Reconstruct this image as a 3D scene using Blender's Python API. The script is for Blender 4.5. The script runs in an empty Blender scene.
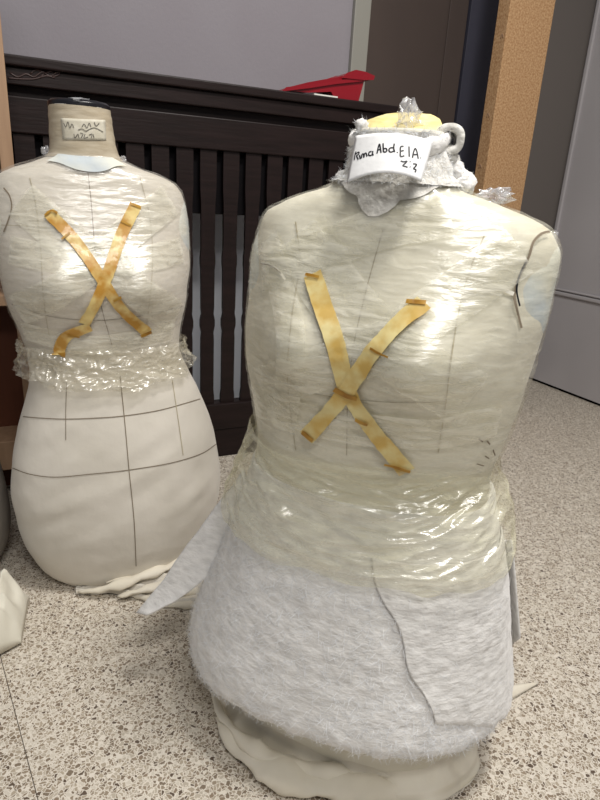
import bpy, bmesh, math, random
from mathutils import Vector, Matrix, noise
from mathutils.bvhtree import BVHTree
random.seed(7)
PI = math.pi
COL = bpy.context.scene.collection
SC = bpy.context.scene

# ------------------------------------------------------------------ camera
AX = Vector((0.90715, 0.08819, -0.41147)); AY = Vector((-0.41709, 0.31825, -0.85133)); AZ = Vector((0.05587, 0.9439, 0.32548))
CAM = Vector((0, 0, 0.85))
RM = Matrix((AX, AY, AZ))               # camera axes -> world
cd = bpy.data.cameras.new('camera'); cam = bpy.data.objects.new('camera', cd); COL.objects.link(cam)
cam.matrix_world = Matrix.Translation(CAM) @ RM.to_4x4()
cd.sensor_fit = 'VERTICAL'; cd.sensor_height = 24.0; cd.lens = 24.0 * 600 / 800; cd.clip_start = 0.02
SC.camera = cam
def ray(px, py): return (RM @ Vector((px - 300, 400 - py, -600.0))).normalized()
def on_z(px, py, z=0.0): r = ray(px, py); return CAM + r * ((z - CAM.z) / r.z)
def on_y(px, py, y): r = ray(px, py); return CAM + r * (y / r.y)
def on_x(px, py, x): r = ray(px, py); return CAM + r * (x / r.x)
def on_plane(px, py, c, back=0.0):      # upright plane through c facing the viewpoint
    h = Vector((c[0], c[1], 0)); h.normalize(); d = Vector((c[0], c[1], 0)).dot(h) + back
    r = ray(px, py); return CAM + r * (d / r.dot(h))

# ------------------------------------------------------------------ helpers
def smooth(me):
    for p in me.polygons: p.use_smooth = True
def mesh_obj(name, verts, faces, mat, parent=None, sm=True):
    base = Vector((0, 0, 0)); q = parent
    while q is not None: base += q.location; q = q.parent
    me = bpy.data.meshes.new(name)
    me.from_pydata([tuple(Vector(v) - base) for v in verts], [], faces); me.update()
    if sm: smooth(me)
    me.materials.append(mat)
    o = bpy.data.objects.new(name, me); COL.objects.link(o)
    if parent is not None: o.parent = parent
    return o
def root(name, loc, label, cat, group=None):
    o = bpy.data.objects.new(name, None); COL.objects.link(o); o.location = loc; o.empty_display_size = .05
    o['label'] = label; o['category'] = cat
    if group: o['group'] = group
    return o
def tag(o, label, cat): o['label'] = label; o['category'] = cat; return o
def struct(o): o['kind'] = 'structure'; return o
def box(name, x0, x1, y0, y1, z0, z1, mat, parent=None, bev=0.0):
    v = [(x, y, z) for x in (x0, x1) for y in (y0, y1) for z in (z0, z1)]
    f = [(0, 1, 3, 2), (4, 6, 7, 5), (0, 4, 5, 1), (2, 3, 7, 6), (0, 2, 6, 4), (1, 5, 7, 3)]
    o = mesh_obj(name, v, f, mat, parent, sm=False)
    if bev:
        m = o.modifiers.new('bevel', 'BEVEL'); m.width = bev; m.segments = 2
    return o
def grid(nu, nv, fn, closed=False):
    vs = [fn(i / (nu if closed else nu - 1), j / (nv - 1)) for j in range(nv) for i in range(nu)]
    fs = []
    for j in range(nv - 1):
        for i in range(nu if closed else nu - 1):
            k = (i + 1) % nu
            fs.append((j * nu + i, j * nu + k, (j + 1) * nu + k, (j + 1) * nu + i))
    return vs, fs
def bvh_of(*vf):
    V = []; F = []
    for v, f in vf:
        n = len(V); V += [Vector(a) for a in v]; F += [tuple(i + n for i in q) for q in f]
    return BVHTree.FromPolygons(V, F)
def hit(px, py, bv):
    loc, nrm, idx, d = bv.ray_cast(CAM, ray(px, py))
    if loc is None: return None
    if nrm.dot(ray(px, py)) > 0: nrm = -nrm
    return loc, nrm
def resample(pts, step):
    out = [Vector(pts[0])]
    # Catmull-Rom through the points
    P = [Vector(p) for p in pts]
    P = [P[0] * 2 - P[1]] + P + [P[-1] * 2 - P[-2]]
    for i in range(1, len(P) - 2):
        n = max(2, int((P[i + 1] - P[i]).length / step))
        for k in range(1, n + 1):
            t = k / n
            out.append(0.5 * ((2 * P[i]) + (-P[i - 1] + P[i + 1]) * t + (2 * P[i - 1] - 5 * P[i] + 4 * P[i + 1] - P[i + 2]) * t * t + (-P[i - 1] + 3 * P[i] - 3 * P[i + 1] + P[i + 2]) * t ** 3))
    return out
def ribbon(name, pts, width, bv, off, mat, parent, thick=0.0, cross=1, wob=0.0, step=3):
    """strip laid on the surface bv along the drawn line"""
    pl = resample([(p[0], p[1]) for p in pts], step)
    hs = [hit(p.x, p.y, bv) for p in pl]; hs = [h for h in hs if h]
    if len(hs) < 2: return None
    V = []; F = []; nc = cross + 1
    for i, (p, n) in enumerate(hs):
        a = hs[max(0, i - 1)][0]; b = hs[min(len(hs) - 1, i + 1)][0]
        t = (b - a).normalized(); s = n.cross(t).normalized()
        w = width * (1 + wob * noise.noise(p * 60))
        for k in range(nc):
            x = (k / cross - .5)
            q = p + s * (x * w)
            if cross > 1:
                l2, n2, _, _ = bv.find_nearest(q)
                if n2.dot(n) < 0: n2 = -n2
                q = l2; m = n2
            else: m = n
            o_ = off + (0.0006 * noise.noise(q * 120) if cross > 1 else 0)
            V.append(q + m * o_)
    for i in range(len(hs) - 1):
        for k in range(cross):
            a = i * nc + k; F.append((a, a + 1, a + nc + 1, a + nc))
    o = mesh_obj(name, V, F, mat, parent)
    if thick:
        m = o.modifiers.new('thick', 'SOLIDIFY'); m.thickness = thick; m.offset = 0
    return o
def interp(rows, z):
    if z <= rows[0][0]: return rows[0][1:]
    if z >= rows[-1][0]: return rows[-1][1:]
    n = len(rows)
    for i in range(n - 1):
        if rows[i][0] <= z <= rows[i + 1][0]:
            h = rows[i + 1][0] - rows[i][0]; t = (z - rows[i][0]) / h; out = []
            for k in range(1, len(rows[0])):
                def slope(j):
                    if j <= 0 or j >= n - 1:
                        j0 = max(0, j - 1); j1 = min(n - 1, j + 1)
                        return (rows[j1][k] - rows[j0][k]) / (rows[j1][0] - rows[j0][0])
                    d0 = (rows[j][k] - rows[j - 1][k]) / (rows[j][0] - rows[j - 1][0]); d1 = (rows[j + 1][k] - rows[j][k]) / (rows[j + 1][0] - rows[j][0])
                    return 0 if d0 * d1 <= 0 else 2 * d0 * d1 / (d0 + d1)
                a, b = rows[i][k], rows[i + 1][k]; m0, m1 = slope(i) * h, slope(i + 1) * h
                out.append((2 * t ** 3 - 3 * t * t + 1) * a + (t ** 3 - 2 * t * t + t) * m0 + (-2 * t ** 3 + 3 * t * t) * b + (t ** 3 - t * t) * m1)
            return out
class Torso:
    """a dress form's shape: rows of (z, half width, front depth, back depth, side shift, forward shift)"""
    def __init__(s, loc, rz, rows, bust, expo=2.25):
        s.loc = Vector(loc); s.rz = rz; s.rows = rows; s.bust = bust; s.e = 2 / expo; s.R = Matrix.Rotation(rz, 3, 'Z')
    def local(s, u, z, off=0.0, rows=None):
        a, bf, bb, cx, cy = interp(rows or s.rows, z)
        a += off; bf += off; bb += off
        su, cu = math.sin(u), math.cos(u)
        x = a * math.copysign(abs(su) ** s.e, su); y = -(bf if cu > 0 else bb) * math.copysign(abs(cu) ** s.e, cu)
        if rows is None and cu > -0.1:
            xb, zb, sx, sz, amp = s.bust
            g = sum(amp * math.exp(-((x - q * xb) / sx) ** 2 - ((z - zb) / sz) ** 2) for q in (-1, 1))
            y -= g * min(1, (cu + .1) * 1.6)
        return Vector((x + cx, y - cy, z))
    def P(s, u, z, off=0.0, rows=None): return s.loc + s.R @ s.local(u, z, off, rows)
    def N(s, u, z, rows=None):
        d = 1e-3
        n = (s.P(u + d, z, 0, rows) - s.P(u - d, z, 0, rows)).cross(s.P(u, z + d, 0, rows) - s.P(u, z - d, 0, rows))
        if n.length < 1e-12: return Vector((0, 0, 1))
        n.normalize(); return n
def fbm(p, o=3): return noise.fractal(p, 0.6, 2.1, o)
def tube(pts, r, seg=10, caps=True, flat=1.0, up=Vector((0, 0, 1))):
    P = [Vector(p) for p in pts]; V = []; F = []
    for i, p in enumerate(P):
        t = (P[min(i + 1, len(P) - 1)] - P[max(i - 1, 0)]).normalized()
        s = t.cross(up)
        if s.length < 1e-4: s = t.cross(Vector((1, 0, 0)))
        s.normalize(); w = s.cross(t).normalized()
        rr = r(i / (len(P) - 1)) if callable(r) else r
        for k in range(seg):
            a = 2 * PI * k / seg; V.append(p + s * (math.cos(a) * rr) + w * (math.sin(a) * rr * flat))
    for i in range(len(P) - 1):
        for k in range(seg):
            k2 = (k + 1) % seg; F.append((i * seg + k, i * seg + k2, (i + 1) * seg + k2, (i + 1) * seg + k))
    if caps: F.append(tuple(reversed(range(seg)))); F.append(tuple(range((len(P) - 1) * seg, len(P) * seg)))
    return V, F
def join(*vf):
    V = []; F = []
    for v, f in vf: n = len(V); V += list(v); F += [tuple(i + n for i in q) for q in f]
    return V, F

# ------------------------------------------------------------------ materials
def srgb(r, g, b):
    c = [x / 255 for x in (r, g, b)]
    return tuple(x / 12.92 if x <= .04045 else ((x + .055) / 1.055) ** 2.4 for x in c) + (1,)
def mat(name, col, rough=.6, spec=.5, col2=None, scale=20, detail=4, stretch=(1, 1, 1), bump=0.0, bscale=None, metal=0, sheen=0, fac=(.35, .65), coat=0, sub=0, trans=0.0):
    m = bpy.data.materials.new(name); m.use_nodes = True; nt = m.node_tree; N = nt.nodes; L = nt.links
    b = N['Principled BSDF']; b.inputs['Base Color'].default_value = col; b.inputs['Roughness'].default_value = rough
    b.inputs['Specular IOR Level'].default_value = spec; b.inputs['Metallic'].default_value = metal
    b.inputs['Sheen Weight'].default_value = sheen; b.inputs['Coat Weight'].default_value = coat
    tc = N.new('ShaderNodeTexCoord'); mp = N.new('ShaderNodeMapping'); mp.inputs['Scale'].default_value = stretch
    L.new(tc.outputs['Object'], mp.inputs['Vector'])
    if col2:
        n = N.new('ShaderNodeTexNoise'); n.inputs['Scale'].default_value = scale; n.inputs['Detail'].default_value = detail
        L.new(mp.outputs[0], n.inputs['Vector'])
        cr = N.new('ShaderNodeValToRGB'); cr.color_ramp.elements[0].position = fac[0]; cr.color_ramp.elements[1].position = fac[1]
        cr.color_ramp.elements[0].color = col; cr.color_ramp.elements[1].color = col2
        L.new(n.outputs['Fac'], cr.inputs['Fac']); L.new(cr.outputs['Color'], b.inputs['Base Color'])
    if bump:
        n2 = N.new('ShaderNodeTexNoise'); n2.inputs['Scale'].default_value = bscale or scale; n2.inputs['Detail'].default_value = 5
        L.new(mp.outputs[0], n2.inputs['Vector'])
        bp = N.new('ShaderNodeBump'); bp.inputs['Strength'].default_value = 1; bp.inputs['Distance'].default_value = bump
        L.new(n2.outputs['Fac'], bp.inputs['Height']); L.new(bp.outputs['Normal'], b.inputs['Normal'])
    return m
def film(name, col, tint, a0, a1, stretch, scale, bump, rough=.16, hi=1.0):
    """thin plastic film: clear where smooth, milky along the wrinkles, glossy all over"""
    m = bpy.data.materials.new(name); m.use_nodes = True; nt = m.node_tree; N = nt.nodes; L = nt.links
    b = N['Principled BSDF']; out = N['Material Output']
    b.inputs['Base Color'].default_value = col; b.inputs['Roughness'].default_value = rough; b.inputs['Specular IOR Level'].default_value = .6
    tr = N.new('ShaderNodeBsdfTransparent'); tr.inputs[0].default_value = tint
    gl = N.new('ShaderNodeBsdfGlossy'); gl.inputs['Roughness'].default_value = rough; gl.inputs['Color'].default_value = (hi, hi, hi, 1)
    tc = N.new('ShaderNodeTexCoord'); mp = N.new('ShaderNodeMapping'); mp.inputs['Scale'].default_value = stretch[:3]
    mp.inputs['Rotation'].default_value = (0, stretch[3] if len(stretch) > 3 else 0, 0)
    L.new(tc.outputs['Object'], mp.inputs['Vector'])
    wr = N.new('ShaderNodeTexNoise'); wr.inputs['Scale'].default_value = scale; wr.inputs['Detail'].default_value = 6; wr.inputs['Distortion'].default_value = .6
    L.new(mp.outputs[0], wr.inputs['Vector'])
    rg = N.new('ShaderNodeTexNoise'); rg.noise_type = 'RIDGED_MULTIFRACTAL'; rg.inputs['Scale'].default_value = scale * .55; rg.inputs['Detail'].default_value = 3
    L.new(mp.outputs[0], rg.inputs['Vector'])
    ad = N.new('ShaderNodeMath'); ad.operation = 'ADD'; L.new(wr.outputs['Fac'], ad.inputs[0])
    ml = N.new('ShaderNodeMath'); ml.operation = 'MULTIPLY'; ml.inputs[1].default_value = .35; L.new(rg.outputs['Fac'], ml.inputs[0]); L.new(ml.outputs[0], ad.inputs[1])
    bp = N.new('ShaderNodeBump'); bp.inputs['Distance'].default_value = bump; L.new(ad.outputs[0], bp.inputs['Height'])
    L.new(bp.outputs['Normal'], b.inputs['Normal']); L.new(bp.outputs['Normal'], gl.inputs['Normal'])
    mr = N.new('ShaderNodeMapRange'); mr.inputs['From Min'].default_value = .35; mr.inputs['From Max'].default_value = .7
    mr.inputs['To Min'].default_value = a0; mr.inputs['To Max'].default_value = a1; L.new(wr.outputs['Fac'], mr.inputs['Value'])
    mx = N.new('ShaderNodeMixShader'); L.new(mr.outputs[0], mx.inputs[0]); L.new(tr.outputs[0], mx.inputs[1]); L.new(b.outputs[0], mx.inputs[2])
    mx2 = N.new('ShaderNodeMixShader'); mx2.inputs[0].default_value = .075; L.new(mx.outputs[0], mx2.inputs[1]); L.new(gl.outputs[0], mx2.inputs[2])
    L.new(mx2.outputs[0], out.inputs['Surface'])
    return m
M = {}
M['muslin'] = mat('muslin', srgb(208, 202, 190), .85, .2, srgb(220, 214, 203), 9, 3, bump=.0012, bscale=30, sheen=.2)
M['muslin_front'] = mat('muslin_front', srgb(228, 224, 210), .85, .2, srgb(214, 209, 192), 7, 3, bump=.001, bscale=30, sheen=.1)
M['muslin_hem'] = mat('muslin_hem', srgb(216, 208, 190), .85, .2, srgb(230, 223, 207), 9, 3, bump=.002, bscale=18, sheen=.2)
M['neck'] = mat('neck_tape', srgb(178, 165, 142), .45, .4, srgb(194, 183, 162), 30, 4, (1, 1, 4), bump=.0008, bscale=40)
M['collar_left'] = mat('cotton_pale', srgb(198, 202, 204), .9, .1, srgb(225, 222, 212), 25, 4, bump=.002, bscale=40)
M['batting'] = mat('batting', srgb(220, 218, 215), .95, .05, srgb(240, 238, 235), 45, 8, (1, 1, 2.2), bump=.0022, bscale=70, sheen=.3)
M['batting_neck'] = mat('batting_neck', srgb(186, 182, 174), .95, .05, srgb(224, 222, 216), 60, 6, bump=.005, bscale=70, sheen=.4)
M['fibre'] = mat('fibre', srgb(240, 242, 245), .7, .2)
M['arm'] = mat('arm_plate_cloth', srgb(196, 204, 208), .8, .2, srgb(224, 222, 206), 14, 3, bump=.002, bscale=30)
M['paper'] = mat('paper', srgb(226, 226, 226), .6, .3, srgb(236, 236, 236), 60, 3, bump=.0003, bscale=200)
M['paper_old'] = mat('paper_old', srgb(196, 190, 172), .6, .3, srgb(212, 207, 192), 60, 3)
M['ink'] = mat('ink', srgb(18, 18, 26), .5, .3)
M['ink_faint'] = mat('ink_faint', srgb(96, 92, 86), .6, .3)
M['seam'] = mat('seam', srgb(132, 120, 104), .8, .1)
M['seam_faint'] = mat('seam_faint', srgb(178, 168, 142), .8, .1)
M['seam_mid'] = mat('seam_mid', srgb(158, 148, 126), .8, .1)
M['seam_light'] = mat('seam_light', srgb(238, 234, 220), .7, .2)
M['tape'] = mat('masking_tape', srgb(188, 138, 52), .4, .5, srgb(226, 202, 134), 34, 5, bump=.0006, bscale=60, coat=.2, fac=(.4, .6))
M['tape_pale'] = mat('masking_tape_pale', srgb(206, 172, 92), .4, .5, srgb(224, 208, 148), 30, 5, bump=.0006, bscale=60, coat=.2, fac=(.4, .6))
M['tape_dark'] = mat('tape_fold', srgb(150, 104, 26), .35, .5, srgb(188, 144, 54), 40, 3, bump=.001, bscale=80)
M['cap'] = mat('cap', srgb(20, 20, 26), .3, .5)
M['foam'] = mat('foam', srgb(226, 208, 140), .8, .1, srgb(238, 224, 168), 60, 3, bump=.001, bscale=90)
M['film_front'] = film('film_front', srgb(246, 244, 228), (.99, .987, .965, 1), .03, .34, (1, 1, 4.5, .12), 26, .0022, .24)
M['film_turn'] = film('film_turn', srgb(246, 243, 228), (.975, .97, .94, 1), .10, .55, (1, 1, 4.5, .5), 24, .003, .27)
M['film_left'] = film('film_left', srgb(244, 240, 232), (.985, .98, .965, 1), .03, .30, (1, 1, 4.5, -.1), 26, .0022, .27)
M['film_waist'] = film('film_waist', srgb(236, 232, 206), (.975, .97, .925, 1), .12, .5, (1, 1, 6, .15), 17, .003, .17)
M['film_waist_left'] = film('film_waist_left', srgb(222, 216, 200), (.96, .95, .90, 1), .12, .5, (1, 1, 3, 0), 26, .003, .15)
M['film_clear'] = film('film_clear', srgb(225, 225, 228), (.95, .95, .96, 1), .15, .5, (1, 1, 1), 60, .003, .08)
M['darkwood'] = mat('dark_wood', srgb(27, 18, 17), .45, .22, srgb(35, 24, 23), 6, 5, (1, 1, 10), bump=.0006, bscale=12)
M['carve'] = mat('carving', srgb(62, 46, 44), .4, .4)
M['wall'] = mat('wall_grey', srgb(146, 140, 146), .7, .3, srgb(150, 145, 151), 3, 2, bump=.0008, bscale=90)
M['wall_r'] = mat('panel_grey', srgb(178, 174, 176), .5, .4, srgb(184, 180, 182), 3, 2)
M['casing_shaded'] = mat('shaded_casing', srgb(104, 98, 94), .6, .3)  # door casing darkened: the shadow on it is painted into the colour
M['casing'] = mat('casing', srgb(150, 148, 140), .5, .4)
M['door'] = mat('door_brown', srgb(70, 60, 56), .55, .3, srgb(76, 65, 60), 4, 2, (1, 1, .3))
M['navy'] = mat('navy_panel', srgb(52, 52, 64), .6, .3, srgb(58, 58, 70), 3, 2)
M['chip'] = mat('particle_wood', srgb(164, 124, 86), .7, .2, srgb(198, 162, 122), 150, 6, (1, 1, 1), bump=.0008, bscale=200)
M['pine'] = mat('pine', srgb(158, 128, 102), .6, .3, srgb(172, 141, 113), 8, 4, (6, 6, .6))
M['pine_back'] = mat('brown_board', srgb(92, 54, 38), .6, .3, srgb(104, 62, 44), 6, 4, (3, 3, .6))
M['red'] = mat('red_plastic', srgb(136, 12, 28), .3, .5, coat=.2)
M['white'] = mat('white_sheet', srgb(225, 222, 215), .6, .3)
M['gap'] = mat('painted_gap_shade', srgb(16, 14, 16), .9, .1)  # near-black that paints the shade inside gaps
M['taupe_cloth'] = mat('taupe_cloth', srgb(126, 120, 114), .8, .2, srgb(140, 134, 126), 12, 3)
def floor_mat():
    m = bpy.data.materials.new('terrazzo'); m.use_nodes = True; nt = m.node_tree; N = nt.nodes; L = nt.links; b = N['Principled BSDF']
    tc = N.new('ShaderNodeTexCoord'); nz = N.new('ShaderNodeTexNoise'); nz.inputs['Scale'].default_value = 90; nz.inputs['Detail'].default_value = 2
    L.new(tc.outputs['Object'], nz.inputs['Vector'])
    mixv = N.new('ShaderNodeMix'); mixv.data_type = 'VECTOR'; mixv.inputs['Factor'].default_value = .012
    L.new(tc.outputs['Object'], mixv.inputs['A']); L.new(nz.outputs['Color'], mixv.inputs['B'])
    def vor(scale, feat):
        v = N.new('ShaderNodeTexVoronoi'); v.feature = feat; v.inputs['Scale'].default_value = scale; L.new(mixv.outputs['Result'], v.inputs['Vector']); return v
    e = vor(170, 'DISTANCE_TO_EDGE'); c = vor(170, 'F1')
    sep = N.new('ShaderNodeSeparateColor'); L.new(c.outputs['Color'], sep.inputs[0])
    ramp = N.new('ShaderNodeValToRGB'); ramp.color_ramp.interpolation = 'CONSTANT'
    els = [(0, srgb(150, 136, 118)), (.22, srgb(172, 160, 142)), (.42, srgb(128, 114, 98)), (.56, srgb(184, 174, 158)), (.72, srgb(206, 198, 184)), (.86, srgb(140, 124, 106)), (.95, srgb(96, 82, 70))]
    ramp.color_ramp.elements[0].position = 0; ramp.color_ramp.elements[0].color = els[0][1]
    ramp.color_ramp.elements[1].position = els[1][0]; ramp.color_ramp.elements[1].color = els[1][1]
    for p, cc in els[2:]:
        q = ramp.color_ramp.elements.new(p); q.color = cc
    L.new(sep.outputs[0], ramp.inputs['Fac'])
    th = N.new('ShaderNodeMapRange'); th.inputs['From Min'].default_value = .05; th.inputs['From Max'].default_value = .12; L.new(e.outputs['Distance'], th.inputs['Value'])
    # a share of the cells stays matrix
    gt = N.new('ShaderNodeMath'); gt.operation = 'LESS_THAN'; gt.inputs[1].default_value = .97; L.new(sep.outputs[1], gt.inputs[0])
    mu = N.new('ShaderNodeMath'); mu.operation = 'MULTIPLY'; L.new(th.outputs[0], mu.inputs[0]); L.new(gt.outputs[0], mu.inputs[1])
    mx = N.new('ShaderNodeMix'); mx.data_type = 'RGBA'; mx.inputs['A'].default_value = srgb(222, 214, 201)
    L.new(mu.outputs[0], mx.inputs['Factor']); L.new(ramp.outputs['Color'], mx.inputs['B'])
    # thin joint lines
    sp = N.new('ShaderNodeSeparateXYZ'); L.new(tc.outputs['Object'], sp.inputs[0])
    j0 = on_z(0, 655); j1 = on_z(38, 800); d = (j1 - j0).normalized(); nrm = Vector((-d.y, d.x, 0)); off = nrm.dot(j0)
    dot = N.new('ShaderNodeVectorMath'); dot.operation = 'DOT_PRODUCT'; L.new(tc.outputs['Object'], dot.inputs[0]); dot.inputs[1].default_value = nrm
    su = N.new('ShaderNodeMath'); su.operation = 'SUBTRACT'; su.inputs[1].default_value = off; L.new(dot.outputs['Value'], su.inputs[0])
    ab = N.new('ShaderNodeMath'); ab.operation = 'ABSOLUTE'; L.new(su.outputs[0], ab.inputs[0])
    lt = N.new('ShaderNodeMath'); lt.operation = 'LESS_THAN'; lt.inputs[1].default_value = .0007; L.new(ab.outputs[0], lt.inputs[0])
    mj = N.new('ShaderNodeMix'); mj.data_type = 'RGBA'; mj.inputs['B'].default_value = srgb(86, 78, 70); L.new(lt.outputs[0], mj.inputs['Factor']); L.new(mx.outputs['Result'], mj.inputs['A'])
    L.new(mj.outputs['Result'], b.inputs['Base Color']); b.inputs['Roughness'].default_value = .45; b.inputs['Specular IOR Level'].default_value = .3
    return m
M['floor'] = floor_mat()

# ------------------------------------------------------------------ room
BY = 2.24; RX = 2.38
struct(box('floor', -1.6, RX + .1, -.8, BY + .1, -.05, 0, M['floor']))
def bx(px, py): return on_y(px, py, BY).x
xt0, xt1 = bx(353, 0), bx(369, 0); xd = bx(467, 0)
struct(box('wall_back', -1.6, RX + .1, BY, BY + .1, 0, 2.7, M['wall']))
struct(box('trim_1', xt0, xt1, BY - .022, BY, 0, 2.25, M['casing'], bev=.003))
d1 = struct(box('door_1', xt1 + .002, xd, BY - .014, BY - .001, .008, 2.2, M['door']))
box('door_stile', bx(448, 0), xd - .003, BY - .020, BY - .0141, .008, 2.2, M['door'], d1, .002)
xn = bx(520, 0)
struct(box('trim_2', xd + .002, xn, BY - .03, BY - .001, 0, 2.25, M['navy'], bev=.002))
struct(box('trim_3', xn + .002, RX - .003, BY - .022, BY - .001, 0, 2.25, M['casing_shaded'], bev=.002))
struct(box('wall_right', RX, RX + .1, -.8, BY, .014, 2.7, M['wall_r']))
struct(box('floor_gap_shade', RX + .012, RX + .09, -.8, BY, .0, .013, M['gap']))  # dark strip painting the shade under the door's lower edge
def mould(name, y0, y1, z0, z1):
    o = box(name, RX - .012, RX + .001, y0, y1, z0, z1, M['wall_r'], bev=.004); return struct(o)
mould('trim_4', BY - .05, BY - .03, .487, 2.25)
mould('trim_5', -.6, BY - .03, .455, .472)
mould('trim_6', -.6, BY - .03, .477, .486)

# wooden post
pY = 1.90; a = on_y(511, 0, pY).x; b_ = on_y(556, 0, pY).x
r = ray(499, 0); y2 = (a / r.x) * r.y
post = tag(box('wooden_post', a, b_, pY, min(y2, 2.15), .0, 2.35, M['chip'], bev=.003), 'raw brown square timber post standing behind the larger dress form', 'post')
for i, (px, py) in enumerate([(502, 38), (488, 117), (480, 168)]):
    p = on_x(px, py, a); p.x -= .001
    v, f = tube([p + Vector((0, math.cos(t) * .006, math.sin(t) * .012)) for t in [k * PI / 6 for k in range(7)]], .0018, 6)
    post_s = mesh_obj('wood_splinter', [Vector(q) for q in v], f, M['pine'], post); 

# shelf unit at the far left
sY = 1.60; sx1 = .019
shelf = root('wooden_shelf_unit', (-.3, sY, 0), 'open brown wooden shelf unit with pale upright, left behind the smaller dress form', 'shelf')
box('side_panel', sx1 - .028, sx1, sY, sY + .13, 0, 1.5, M['pine'], shelf, .002)
box('side_panel', -.66, -.632, sY, sY + .13, 0, 1.5, M['pine'], shelf, .002)
box('back_panel', -.632, sx1 - .028, sY + .12, sY + .13, 0.02, 1.5, M['pine_back'], shelf)
for z0, z1 in ((.12, .20), (.552, .578), (.98, 1.006), (1.474, 1.5)):
    box('shelf_board', -.632, sx1 - .028, sY + .004, sY + .12, z0, z1, M['pine'], shelf, .002)

# slatted dark railing
gY = 1.76; gx0, gx1 = -.35, 1.122
rail = root('slatted_wooden_panel', (.5, gY, 0), 'dark brown slatted wooden panel with a moulded top rail and wide slats', 'slatted panel')
def gz(px, py): return on_y(px, py, gY).z
W = M['darkwood']
box('top_cap', gx0, gx1 + .004, gY - .012, gY + .14, 1.098, 1.122, W, rail, .004)
box('top_rail', gx0, gx1, gY, gY + .05, gz(10, 84), 1.098, W, rail, .003)
zg = gz(10, 95)
box('groove', gx0, gx1 - .004, gY + .03, gY + .05, zg, gz(10, 84), W, rail)
zs1 = gz(160, 145)
box('slat_gap_shade', gx0, gx1, gY + .034, gY + .046, gz(198, 214), zs1 + .004, M['gap'], rail)  # dark sheet added to paint the shade between the upper slats
box('lower_rail', gx0, gx1, gY + .004, gY + .045, zs1, zg, W, rail, .003)
box('bottom_rail', gx0, gx1, gY, gY + .05, .10, .19, W, rail, .004)
box('plinth', gx0, gx1, gY + .006, gY + .048, 0, .10, W, rail, .003)
box('end_post', gx1 - .05, gx1, gY - .002, gY + .052, 0, 1.02, W, rail, .003)
gc = on_y(198, 250, gY).x; pitch = (on_y(242, 250, gY).x - gc) / 2
zA, zB = .19, zs1
prof = [(0, .0235), (.03, .0235), (.06, .021), (.28, .021), (.31, .0195), (.335, .0235), (.36, .0235), (.385, .0195), (.41, .021), (.56, .0215), (.585, .0235), (.61, .0235), (.64, .021), (.80, .0215), (.87, .0245), (1, .0245)]
prof = [(t, w + pitch / 2 - .0345) for t, w in prof]
k0 = int((gx0 - gc) / pitch) ; n = 0
x = gc + pitch * (k0 + .5)
while x < gx1 - .06:
    V = []; F = []
    for t, w in prof:
        z = zA + (zB - zA) * t
        V += [(x - w, gY + .012, z), (x + w, gY + .012, z), (x + w, gY + .024, z), (x - w, gY + .024, z)]
    m_ = len(prof)
    for i in range(m_ - 1):
        for k in range(4): F.append((i * 4 + k, i * 4 + (k + 1) % 4, i * 4 + 4 + (k + 1) % 4, i * 4 + 4 + k))
    F.append((3, 2, 1, 0)); F.append(tuple((m_ - 1) * 4 + k for k in range(4)))
    mesh_obj('slat', V, F, W, rail, sm=False)
    x += pitch
tag(box('added_pale_board', -.55, .98, 2.0, 2.02, 0, on_y(198, 212, 2.0).z, mat('added_pale_board', srgb(214, 218, 226), .5, .3)), 'added pale grey board behind the dark slatted panel, brightening its lower gaps', 'board')  # board added so the openings between the lower slats look lit
bv_rail = bvh_of(([(gx0, gY, .9), (gx1, gY, .9), (gx1, gY, 1.2), (gx0, gY, 1.2)], [(0, 1, 2, 3)]))
V = []; F = []
for pts in ([(10, 73), (18, 77), (26, 74), (34, 77), (42, 72), (50, 76), (58, 72), (68, 71)], [(8, 78), (20, 79), (34, 79), (46, 76), (55, 78)], [(30, 74), (36, 70), (44, 73), (40, 78)], [(46, 73), (54, 70), (60, 74), (52, 77)]):
    P = []
    for p in resample(pts, 2):
        h = hit(p.x, p.y, bv_rail)
        if h: P.append(h[0])
    V, F = join((V, F), tube(P, .0022, 6))
mesh_obj('carved_ornament', V, F, M['carve'], rail)

# red plastic scoop on the top rail
rc = on_y(330, 90, gY + .06)
scoop = root('red_plastic_basin', (rc.x, gY + .06, 1.1225), 'shallow bright red plastic basin lying on the slatted panel', 'basin')
def rp(px, py, y=gY + .05): return on_y(px, py, y)
def prism(name, px, y0, y1, bev, taper=0.0):
    A = [on_y(p[0], p[1], gY + .03) for p in px]; n_ = len(A); zc = sum(a.z for a in A) / n_; xc = sum(a.x for a in A) / n_
    V = []
    for k, (yy, s_) in enumerate(((y0, 1 - taper), (y0 + (y1 - y0) * .25, 1), (y0 + (y1 - y0) * .75, 1), (y1, 1 - taper))):
        V += [Vector((xc + (a.x - xc) * s_, yy, max(1.1225, zc + (a.z - zc) * s_))) for a in A]
    F = [tuple(range(n_)), tuple(reversed(range(3 * n_, 4 * n_)))]
    for l in range(3):
        for k in range(n_): F.append((l * n_ + k, l * n_ + (k + 1) % n_, (l + 1) * n_ + (k + 1) % n_, (l + 1) * n_ + k))
    o = mesh_obj(name, V, F, M['red'], scoop, sm=False)
    m = o.modifiers.new('b', 'BEVEL'); m.width = bev; m.segments = 3
    return o
prism('tub', [(331, 99), (328, 92), (304, 93), (280, 91), (284, 89), (304, 84), (326, 80), (343, 77), (361, 80), (355, 102)], gY + .005, gY + .11, .002, .03)
prism('lip', [(337, 79), (341, 75), (350, 72), (360, 74), (369, 78), (368, 81), (358, 81)], gY - .005, gY + .12, .002, .05)
prism('handle_rib', [(279, 92), (282, 89), (304, 86.5), (330, 82.5), (358, 79.5), (358, 82), (330, 85), (304, 89)], gY - .002, gY + .117, .0015)
wx0, wx1 = rp(306, 94).x, rp(329, 96).x
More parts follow.
